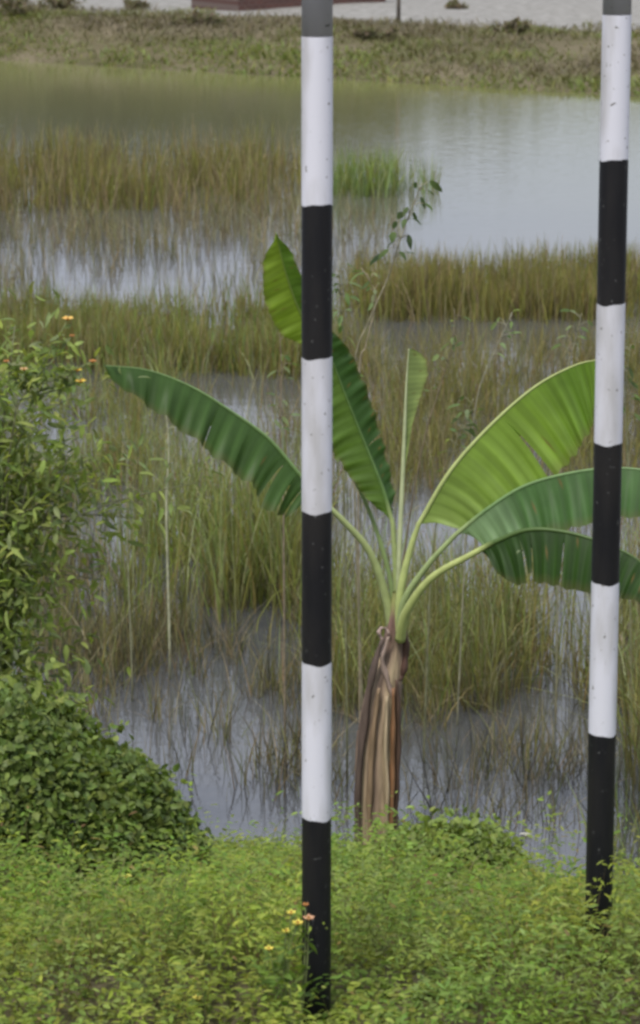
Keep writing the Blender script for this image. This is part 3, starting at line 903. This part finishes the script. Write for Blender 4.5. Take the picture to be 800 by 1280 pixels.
gz = lambda x, y: float(ground_z(np.array([x]), np.array([y]))[0])
FARC = [(0.17, 0.15, 0.09), (0.14, 0.15, 0.07), (0.20, 0.155, 0.12)]
far_sh = [(15, 25, .55, .34, 'brown scrubby bush on the far bank at the left edge'),
          (75, 14, .40, .22, 'low brown bush beside the scrubby bush at the left end of the far bank'),
          (165, 12, .30, .18, 'small dull bush on the far bank between the left bushes and the brick plinth'),
          (570, 12, .18, .13, 'small dark tuft alone on the bare sand behind the far bank'),
          (648, 40, .50, .20, 'low dark bush on the crest of the far bank, left of the right pole'),
          (250, 32, .45, .22, 'brownish bush on the far bank in front of the brick plinth'),
          (470, 40, .45, .18, 'low olive bush on the far bank crest below the wooden post')]
for px, py, rad, h, lab in far_sh:
    g0 = G(px, py, -0.6)
    shrub('low_bush', (g0[0], g0[1], gz(g0[0], g0[1]) - .02), lab, rad, h, 900, .055, .035, FARC, nb=12, cat='bush', group='low bushes on the far bank', squash=.8)


def brick_plinth():
    a = G(298, 11, -.56); b_ = G(482, 1, -.56)
    a[2] = b_[2] = -.70
    d = unit(b_ - a); nrm = np.array([-d[1], d[0], 0])
    L_ = np.linalg.norm((b_ - a)[:2]); Dp = 1.2; H = 0.46
    rt = thing('brick_plinth', (a[0], a[1], a[2]), 'low reddish brown brick plinth on the sand at the top of the photo', 'plinth')
    rt.rotation_euler = (0, 0, math.atan2(d[1], d[0]))
    def box(x0, x1, y0, y1, z0, z1):
        V = [(x, y, z) for z in (z0, z1) for x, y in ((x0, y0), (x1, y0), (x1, y1), (x0, y1))]
        return V, [(0, 3, 2, 1), (4, 5, 6, 7), (0, 1, 5, 4), (1, 2, 6, 5), (2, 3, 7, 6), (3, 0, 4, 7)]
    ac = Acc()
    V, q = box(0, L_, 0, Dp, 0, H); ac.add(V, (1, 1, 1), None, q)
    ac.build('brick_base', M['brick'], rt, smooth=False)
    ac = Acc()
    V, q = box(-.04, L_ + .04, -.04, Dp + .04, H + .002, H + .062); ac.add(V, (0.22, 0.20, 0.18), None, q)
    ac.build('coping_slab', M['bark'], rt, smooth=False)


brick_plinth()
g0 = G(498, 26, -.58)
rt = thing('wooden_post', (g0[0], g0[1], gz(g0[0], g0[1]) - .05), 'thin weathered wooden post standing on the far sand', 'post')
ac = Acc()
o0 = np.array([g0[0], g0[1], gz(g0[0], g0[1]) - .05])
tube(ac, [o0, o0 + [.003, 0, .5], o0 + [-.01, 0, 1.1]], [.03, .027, .024], (0.12, 0.10, 0.08), 8)
ac.build('post_shaft', M['bark'], rt, o0)
ac = Acc()
tube(ac, [o0 + [-.01, 0, 1.1], o0 + [-.01, 0, 1.125]], [.028, .02], (0.16, 0.14, 0.12), 8)
ac.build('post_top', M['bark'], rt, o0)

# far trees beyond the sand: seen in the photograph as the olive reflection in the pond
def tree(x, y, h, r, label):
    z0 = gz(x, y) - .1
    root = np.array([x, y, z0])
    rt = thing('broadleaf_tree', root, label, 'tree', 'trees beyond the pond')
    tr = Acc()
    c = spline([root, root + [.1, 0, h * .3], root + [-.1, .1, h * .6], root + [0, 0, h * .85]], 14)
    tube(tr, c, np.linspace(.24, .06, 14), (0.13, 0.10, 0.07), 10)
    tips = []
    for k_ in range(16):
        b_ = c[rng.integers(3, 13)]
        az = rng.uniform(0, 6.28)
        e = b_ + np.array([math.cos(az) * r * rng.uniform(.5, .95), math.sin(az) * r * rng.uniform(.5, .95), rng.uniform(-.02, .28) * h])
        lm = spline([b_, (b_ + e) / 2 + [0, 0, .2], e], 7)
        tube(tr, lm, np.linspace(.08, .02, 7), (0.13, 0.10, 0.07), 6)
        tips += [lm[3], lm[5], e]
    tr.build('trunk', M['bark'], rt, root)
    tips = np.array(tips + [c[-1], c[-3]])
    n = 6500
    pp = tips[rng.integers(0, len(tips), n)] + rng.normal(0, 1, (n, 3)) * [[r * .22, r * .22, h * .07]]
    pp[:, 2] = np.maximum(pp[:, 2], z0 + 0.3)
    cr_ = Acc()
    leaves(cr_, pp, rng.normal(0, 1, (n, 3)), rng.normal(0, .6, (n, 3)) + [0, 0, .6], rng.uniform(.25, .5, n), rng.uniform(.16, .32, n),
           pick([(0.085, 0.100, 0.035), (0.11, 0.11, 0.045), (0.07, 0.09, 0.03)], n, .3))
    cr_.build('crown', M['leaf'], rt, root)


for x, y, h, r, lab in [(-17, 66, 4.6, 3.4, 'leafy tree far beyond the pond, outermost on the left'),
                        (-14.2, 70, 4.9, 3.4, 'leafy tree far beyond the pond, in the gap between the two outermost'),
                        (-11.5, 62, 4.3, 3.2, 'leafy tree far beyond the pond, third from the left'),
                        (-9.0, 68, 4.9, 3.4, 'leafy tree far beyond the pond, fourth from the left'),
                        (-6.3, 63, 4.4, 3.2, 'leafy tree far beyond the pond, fifth from the left'),
                        (-3.6, 68, 4.5, 3.2, 'leafy tree far beyond the pond, left of the brick plinth'),
                        (-1.0, 62, 3.9, 2.8, 'leafy tree far beyond the pond, behind the brick plinth'),
                        (2.6, 66, 3.2, 2.8, 'low tree far beyond the pond, right of the brick plinth'),
                        (6.2, 67, 2.9, 3.0, 'low spreading tree far beyond the pond on the right'),
                        (10.5, 67, 3.0, 3.0, 'low tree far beyond the pond, outermost on the right')]:
    tree(x, y, h, r, lab)


# ------------------------------------------------------------------ near bank: ground cover
def ground_cover():
    LIGHT = [(0.215, 0.262, 0.040), (0.185, 0.240, 0.036), (0.255, 0.290, 0.052), (0.140, 0.200, 0.032), (0.205, 0.240, 0.060)]
    st = Acc(); lf = Acc()
    n = 14500
    X = rng.uniform(-2.3, 2.4, n); Y = 4.7 + rng.random(n) * 4.85
    ok = (Y < shore(X) + 0.02 + 0.15 * rng.random(n))
    X, Y = X[ok], Y[ok]; n = len(X)
    Z = ground_z(X, Y)
    nz = vnoise(X, Y, 3.0, 21) * .5 + vnoise(X, Y, 7.5, 22) * .5
    cx_ = rng.uniform(-2.4, 2.5, 420); cy_ = rng.uniform(4.7, 9.3, 420); cr_ = rng.uniform(.10, .24, 420)
    dd = np.sqrt((X[:, None] - cx_) ** 2 + (Y[:, None] - cy_) ** 2) / cr_
    ci = dd.argmin(1); dm = dd.min(1)
    dome = np.sqrt(np.clip(1 - dm ** 2, 0, 1))            # separate low bushy plants with hollows between
    ch = rng.uniform(.45, 1.0, 420)[ci]; ctint = pick([(1.04, 1.0, .9), (.82, .96, .85), (.95, 1, 1.2), (.74, .90, .75), (1.08, 1.08, .9)], 420, .08)[ci]
    hmax = 0.035 + 0.34 * dome * ch * (.6 + .5 * nz)
    hmax *= 1 - .72 * sstep(7.5, 8.9, Y)
    hmax += .10 * sstep(1.15, 1.35, X) * (Y > 6)
    hmax *= np.where(Y < 5.72, 0.95, 1.0)                   # trodden lower in front of the poles
    hmax += .07 * np.exp(-((X - .60) ** 2 / .02 + (Y - 5.95) ** 2 / .012))
    hmax *= 1 - .7 * np.exp(-((X - .17) ** 2 / .02 + (Y - 8.9) ** 2 / .12))
    hh = hmax * rng.uniform(.65, 1.2, n)
    az = rng.uniform(0, 6.28, n); ln = rng.uniform(.1, .7, n) * hh
    B = np.stack([X, Y, Z - .01], 1)
    Hd = np.stack([np.cos(az) * ln, np.sin(az) * ln, hh], 1)
    stem_c = pick([(0.14, 0.15, 0.06), (0.17, 0.13, 0.07)], n)
    ribbons(st, B, Hd, Hd * [[.3, .3, -.1]], rng.uniform(.0018, .0035, n), stem_c, stem_c, k=4)
    patch = vnoise(X, Y, 1.7, 23)
    m_ = 16
    f = rng.uniform(.3, 1.08, (n, m_))
    pp = B[:, None] + Hd[:, None] * f[..., None] + (Hd * [[.3, .3, -.1]])[:, None] * (f ** 2.2)[..., None]
    pp = pp.reshape(-1, 3) + rng.normal(0, .010, (n * m_, 3))
    N_ = n * m_
    a2 = rng.uniform(0, 6.28, N_)
    D = np.stack([np.cos(a2), np.sin(a2), rng.uniform(-.35, .6, N_)], 1)
    nr = rng.normal(0, .4, (N_, 3)) + [0, -.1, 1]
    # plants of one species share leaf size and hue
    sp_ = (vnoise(X, Y, 3.1, 25) > .52)
    Ls = np.repeat(np.where(sp_, .017, .022), m_) * rng.uniform(.6, 1.35, N_)
    Ws = Ls * np.repeat(np.where(sp_, .55, .32), m_)
    yel = np.array([0.265, 0.285, 0.075]); dk = np.array([0.10, 0.175, 0.04])
    base = pick(LIGHT, n, .15)
    base = base * (1 - .4 * patch[:, None]) + (yel * patch[:, None] + dk * (1 - patch[:, None])) * .4
    base = base * ctint
    col = np.repeat(base, m_, 0) * rng.uniform(.84, 1.16, (N_, 1))
    dry = rng.random(N_) < .012
    col[dry] = pick([(0.26, 0.20, 0.07), (0.20, 0.13, 0.06)], int(dry.sum()))
    leaves(lf, pp, D, nr, Ls, Ws, col)
    # low leaf litter layer that closes the ground
    n2 = 70000
    X2 = rng.uniform(-2.3, 2.4, n2); Y2 = 4.7 + rng.random(n2) * 4.9
    ok = Y2 < shore(X2) + .05
    X2, Y2 = X2[ok], Y2[ok]; n2 = len(X2)
    P2 = np.stack([X2, Y2, ground_z(X2, Y2) + rng.uniform(.0, .06, n2)], 1)
    a2 = rng.uniform(0, 6.28, n2)
    leaves(lf, P2, np.stack([np.cos(a2), np.sin(a2), rng.uniform(-.1, .5, n2)], 1), rng.normal(0, .35, (n2, 3)) + [0, 0, 1],
           rng.uniform(.015, .034, n2), rng.uniform(.008, .017, n2), pick(LIGHT, n2, .2) * .9)
    # scattered grass blades
    n3 = 3800
    X3 = rng.uniform(-2.3, 2.4, n3); Y3 = 4.7 + rng.random(n3) * 4.85
    ok = (Y3 < shore(X3) + .1) & (vnoise(X3, Y3, 1.9, 27) > .35)
    X3, Y3 = X3[ok], Y3[ok]; n3 = len(X3)
    h3 = rng.uniform(.10, .24, n3) * np.where(Y3 < 5.72, .5, 1)
    az = rng.uniform(0, 6.28, n3)
    Hd = np.stack([np.cos(az) * h3 * .3, np.sin(az) * h3 * .3, h3], 1)
    c3 = pick([(0.16, 0.19, 0.06), (0.21, 0.20, 0.09), (0.12, 0.17, 0.04)], n3)
    ribbons(lf, np.stack([X3, Y3, ground_z(X3, Y3)], 1), Hd, Hd * [[1.6, 1.6, -.7]], rng.uniform(.003, .006, n3), c3 * .9, c3)
    # one mesh for the whole cover
    for a_, b_ in ((st, lf),):
        off = b_.n
        for V, c_ in zip(a_.v, a_.c): b_.v.append(V); b_.c.append(c_)
        for q in a_.f4: b_.f4.append(q + off); b_.m4.append(np.zeros(len(q), int))
        b_.n += a_.n
    tag(lf.build('ground_cover', M['leaf']), 'light green low weeds and grass covering the near bank', 'weeds', kind='stuff')


ground_cover()

# dark creeper mound, lower left
def mound(label, cx, cy, rx, ry, h, n, cols, name='creeper_mound'):
    z0 = gz(cx, cy)
    root = np.array([cx, cy, z0])
    rt = thing(name, root, label, 'creeper')
    st = Acc(); lf = Acc()
    for k_ in range(46):
        az = rng.uniform(0, 6.28); q = rng.uniform(.35, 1)
        ex, ey = cx + rx * q * math.cos(az), cy + ry * q * math.sin(az)
        top = h * (1 - q ** 2) ** .6
        e = np.array([ex, ey, max(gz(ex, ey), z0 + top * .9)])
        c = spline([root, root * .45 + e * .55 + [0, 0, .45 * h * (1 - q)], e], 12)
        tube(st, c, np.linspace(.006, .002, 12), (0.09, 0.08, 0.04), 5)
    az = rng.uniform(0, 6.28, n); q = np.sqrt(rng.random(n))
    x = cx + rx * q * np.cos(az); y = cy + ry * q * np.sin(az)
    lump = vnoise(x, y, 5.5, 31) * .6 + vnoise(x, y, 12, 32) * .4
    prof = np.clip(1 - q ** 2, 0, 1) ** .72
    g_ = ground_z(x, y)
    zt = np.maximum(g_, z0 * prof + g_ * (1 - prof)) + h * prof * (.55 + .70 * lump) + .05
    depth = rng.normal(.02, .035, n) - .05 * rng.random(n) ** 6 - .05 * (vnoise(x, y, 20, 33) > .75) * rng.random(n)
    z = np.maximum(zt - depth, g_ + .005)
    pp = np.stack([x, y, z], 1)
    out = np.stack([np.cos(az) * q, np.sin(az) * q, 0 * q], 1)
    nr = out * .8 + [0, -.1, .8] + rng.normal(0, .6, (n, 3))
    D = out * .5 + rng.normal(0, .6, (n, 3)) + [0, 0, -.25]
    L_ = rng.uniform(.018, .036, n)
    leaves(lf, pp, D, nr, L_, L_ * rng.uniform(.55, .85, n), pick(cols, n, .15))
    # fine hanging edge vines
    st.build('vines', M['stem'], rt, root)
    lf.build('foliage', M['glossy'], rt, root)
    return rt


DK = [(0.095, 0.145, 0.028), (0.125, 0.172, 0.034), (0.075, 0.112, 0.024), (0.17, 0.215, 0.05), (0.11, 0.155, 0.036)]
mound('dense dark green creeper mound at the lower left by the water', -0.99, 7.95, .69, .50, .58, 36000, DK)
mound('smaller green leafy mound right of the banana trunk foot', 0.42, 8.65, .24, .18, .06, 2200, [(0.15, 0.205, 0.045), (0.18, 0.23, 0.05)], name='leafy_mound')

# tall flowering shrubs on the left
SH = [(0.20, 0.265, 0.06), (0.23, 0.285, 0.08), (0.16, 0.215, 0.07), (0.27, 0.315, 0.085), (0.20, 0.235, 0.11)]
YE = (0.70, 0.50, 0.08); OR = (0.42, 0.17, 0.05)
r0 = np.array([-1.08, 8.75, gz(-1.08, 8.75) - .02])
fl = [(P(85, 399, 8.6), .032, (0.72, 0.45, 0.12)), (P(97, 463, 8.55), .026, YE), (P(116, 452, 8.55), .022, OR), (P(90, 420, 8.6), .016, OR), (P(30, 462, 8.5), .024, (0.50, 0.34, 0.16)), (P(101, 477, 8.55), .03, YE), (P(8, 452, 8.5), .018, OR)]
shrub('flowering_shrub', r0, 'tall airy green shrub with orange and yellow flowers at the left edge', 0.32, 2.02, 7800, .054, .017, SH, nb=34, taper=.22, cat='shrub', flowers=fl, squash=.7, stemcol=(0.12, 0.12, 0.06), stemr=.008)
r1 = np.array([-1.00, 8.45, gz(-1.00, 8.45) - .02])
shrub('green_shrub', r1, 'lower yellow-green shrub between the creeper mound and the tall flowering shrub', .30, .98, 2600, .050, .024, SH + [(0.20, 0.26, 0.06)], nb=18, taper=.3, cat='shrub', squash=.8, stemcol=(0.12, 0.12, 0.06))
r2 = np.array([-1.95, 8.7, gz(-1.95, 8.7) - .02])
shrub('green_shrub', r2, 'green shrub outside the left edge beyond the flowering shrub', .5, 1.5, 1800, .058, .022, SH, nb=16, cat='shrub', squash=.8)


# ------------------------------------------------------------------ tall weeds round the banana plant
def weed(pts, Yb, label, nl=14, L=.06, W=.014, col=GREEN, droop=.6, f0=.45, scol=(0.17, 0.17, 0.09), rad=.004, extra=0):
    c = spline([P(a, b_, Yb) for a, b_ in pts], 26)
    # the stem goes on down to the water or the soil
    base = c[-1].copy()
    zb = min(base[2], gz(base[0], base[1]) if gz(base[0], base[1]) > WATER else WATER - .05)
    c = np.concatenate([c, [[base[0] * 1.0, base[1], zb]]])[::-1]
    root = c[0]
    rt = thing('tall_weed', root, label, 'weed', 'tall weeds around the banana plant')
    st = Acc(); lf = Acc()
    tube(st, c, np.linspace(rad, rad * .35, len(c)), scol, 6)
    n = nl
    fi = rng.uniform(f0, 1, n)
    k_ = (fi * (len(c) - 1)).astype(int)
    pp = c[k_]
    az = rng.uniform(0, 6.28, n)
    off = np.stack([np.cos(az), np.sin(az), 0 * az], 1)
    for j in range(n):
        e = pp[j] + off[j] * rng.uniform(.01, .045) + [0, 0, rng.uniform(.0, .03)]
        tube(st, [pp[j], (pp[j] + e) / 2 + [0, 0, .004], e], [.0016, .0013, .001], scol, 4)
        pp[j] = e
    D = off * .8 + [0, 0, -droop] + rng.normal(0, .25, (n, 3))
    leaves(lf, pp, D, rng.normal(0, .4, (n, 3)) + [0, -.4, .8], L * rng.uniform(.6, 1.3, n), W * rng.uniform(.8, 1.3, n), pick(col, n, .25))
    st.build('stem', M['stem'], rt, root)
    lf.build('foliage', M['leaf'], rt, root)


WD = [(0.075, 0.11, 0.035), (0.10, 0.15, 0.05)]
WL = [(0.16, 0.22, 0.09), (0.12, 0.18, 0.06), (0.20, 0.25, 0.12)]
weed([(528, 228), (514, 262), (500, 300), (486, 345), (462, 400), (442, 470), (446, 700), (455, 930)], 10.1, 'tallest thin weed with dark drooping leaves above the young banana leaf', 20, .055, .023, [(0.05, 0.08, 0.03), (0.08, 0.12, 0.04)], .9, .66, (0.20, 0.18, 0.11), .0045)
weed([(424, 325), (426, 380), (430, 440), (428, 500), (430, 600), (434, 930)], 9.9, 'thin green weed immediately right of the left pole', 26, .05, .017, WL + WD, .3, .5)
weed([(568, 386), (566, 430), (548, 490), (528, 560), (505, 700), (485, 935)], 10.2, 'thin weed with pale leaf tip right of the young banana leaf', 14, .045, .016, WL, .2, .6, (0.15, 0.12, 0.07))
weed([(592, 498), (574, 540), (556, 610), (540, 700), (530, 935)], 10.15, 'short leafy weed between the young and the large bright banana leaf', 22, .045, .016, WL + WD, .2, .6)
weed([(640, 392), (618, 440), (596, 500), (585, 620), (570, 935)], 10.6, 'pale thin weed behind the large bright banana leaf', 9, .045, .014, WL, .3, .7, (0.22, 0.21, 0.14))
weed([(349, 405), (352, 470), (350, 540), (354, 620), (356, 900)], 10.2, 'pale stemmed weed left of the left pole below the leaf tip', 18, .045, .016, WL, .3, .5, (0.20, 0.16, 0.11))
weed([(206, 505), (211, 560), (208, 640), (212, 800)], 11.2, 'pale leafless reed stem below the left arching leaf', 3, .04, .012, WL, .2, .6, (0.34, 0.34, 0.22), .006)
weed([(727, 392), (718, 430), (706, 480), (700, 600), (694, 935)], 10.6, 'thin weed just left of the right pole', 9, .045, .014, WL, .3, .7, (0.2, 0.19, 0.12))
weed([(152, 540), (160, 575), (158, 640), (165, 840)], 10.9, 'short pale weed left of the pale leafless stem', 8, .05, .014, WL, .3, .6, (0.2, 0.2, 0.12))
weed([(788, 430), (782, 500), (786, 620), (790, 930)], 10.4, 'dark green weed right of the right pole', 18, .06, .020, WD, .5, .6)
weed([(452, 335), (470, 372), (458, 430), (448, 500), (450, 930)], 10.3, 'bent pale weed between the left pole and the young banana leaf', 10, .045, .014, WL, .4, .75, (0.24, 0.20, 0.13))


# bare twigs standing in the near water
def twig(paths, Yb, label, col=(0.050, 0.045, 0.038)):
    p0 = P(paths[0][0][0], paths[0][0][1], Yb); root = np.array([p0[0], p0[1], min(p0[2], WATER) - .03])
    rt = thing('bare_twig', root, label, 'twig', 'bare twigs in the near water')
    ac = Acc()
    for i, pth in enumerate(paths):
        c = spline([P(a, b_, Yb + .03 * i) for a, b_ in pth], 16)
        if i == 0: c = np.concatenate([[root], c])
        tube(ac, c, np.linspace(.0035 if i == 0 else .0025, .0012, len(c)), col, 6)
    ac.build('branches', M['twig'], rt, root)


twig([[(545, 1044), (538, 1010), (518, 975), (502, 940)], [(540, 1012), (530, 960), (520, 915), (512, 890)], [(543, 1030), (560, 985), (568, 950), (575, 905)]], 9.6, 'forked bare twig in the water right of the banana trunk')
twig([[(656, 1030), (657, 990), (653, 940), (655, 890)], [(657, 990), (640, 960), (618, 930), (600, 895)], [(657, 975), (668, 950), (676, 925)]], 9.75, 'bare twig nearer the right pole, one long arm leaning left')
twig([[(352, 1000), (358, 960), (350, 900)], [(357, 960), (372, 935), (378, 900)]], 9.9, 'small dark bare twig in the water left of the left pole')

# pale scrap floating near the bank
ac = Acc()
p0 = G(656, 1043, WATER + .004)
leaves(ac, np.array([p0 - [.02, 0, 0], p0 - [.005, .012, 0]]), np.array([[1., .15, .0], [.9, -.3, 0.05]]), np.array([[0, 0, 1.], [0.1, 0, 1]]), np.array([.05, .035]), np.array([.022, .016]), np.array([[.55, .53, .45], [.4, .38, .3]]))
tag(ac.build('floating_leaf', M['petal'], None, p0), 'pale dead leaf floating on the water left of the right pole', 'leaf')


# yellow wildflowers at the foot of the left pole
def wildflower(px, py, Yb, flw, label, nl=60):
    b_ = P(px, py, Yb); root = np.array([b_[0], b_[1], gz(b_[0], b_[1])])
    rt = thing('wildflower', root, label, 'wildflower', 'yellow wildflowers in the ground cover')
    st = Acc(); lf = Acc()
    fls = []
    for (fx, fy, s_, c_) in flw:
        e = P(fx, fy, Yb - .02)
        c = spline([root, (root + e) / 2 + [rng.normal(0, .01), 0, .015], e], 10)
        tube(st, c, np.linspace(.0022, .0012, 10), (0.14, 0.17, 0.06), 5)
        fls.append((e, s_, c_))
        k_ = nl // len(flw)
        ff = rng.integers(3, 9, k_)
        leaves(lf, c[ff], rng.normal(0, 1, (k_, 3)) + [0, 0, .1], rng.normal(0, .4, (k_, 3)) + [0, 0, 1], rng.uniform(.02, .04, k_), rng.uniform(.01, .018, k_), pick([(0.12, 0.19, 0.04)], k_))
    st.build('stem', M['stem'], rt, root); lf.build('foliage', M['leaf'], rt, root)
    for e, s_, c_ in fls:
        flower(e, rt, root, s_, c_)


Yl = (0.70, 0.60, 0.10)
wildflower(372, 1240, 5.63, [(364, 1141, .018, Yl), (372, 1154, .022, Yl), (386, 1148, .022, (0.62, 0.36, 0.20)), (358, 1164, .018, Yl), (336, 1186, .018, Yl), (382, 1131, .013, (0.45, 0.20, 0.06))], 'yellow and orange wildflower against the foot of the left pole')
wildflower(160, 1130, 6.8, [(158, 1096, .026, (0.5, 0.5, 0.10))], 'single small yellow flower below the dark creeper mound', 16)
wildflower(250, 1290, 5.7, [(247, 1248, .022, (0.6, 0.52, 0.1))], 'single small yellow flower in the weeds at the bottom left', 16)
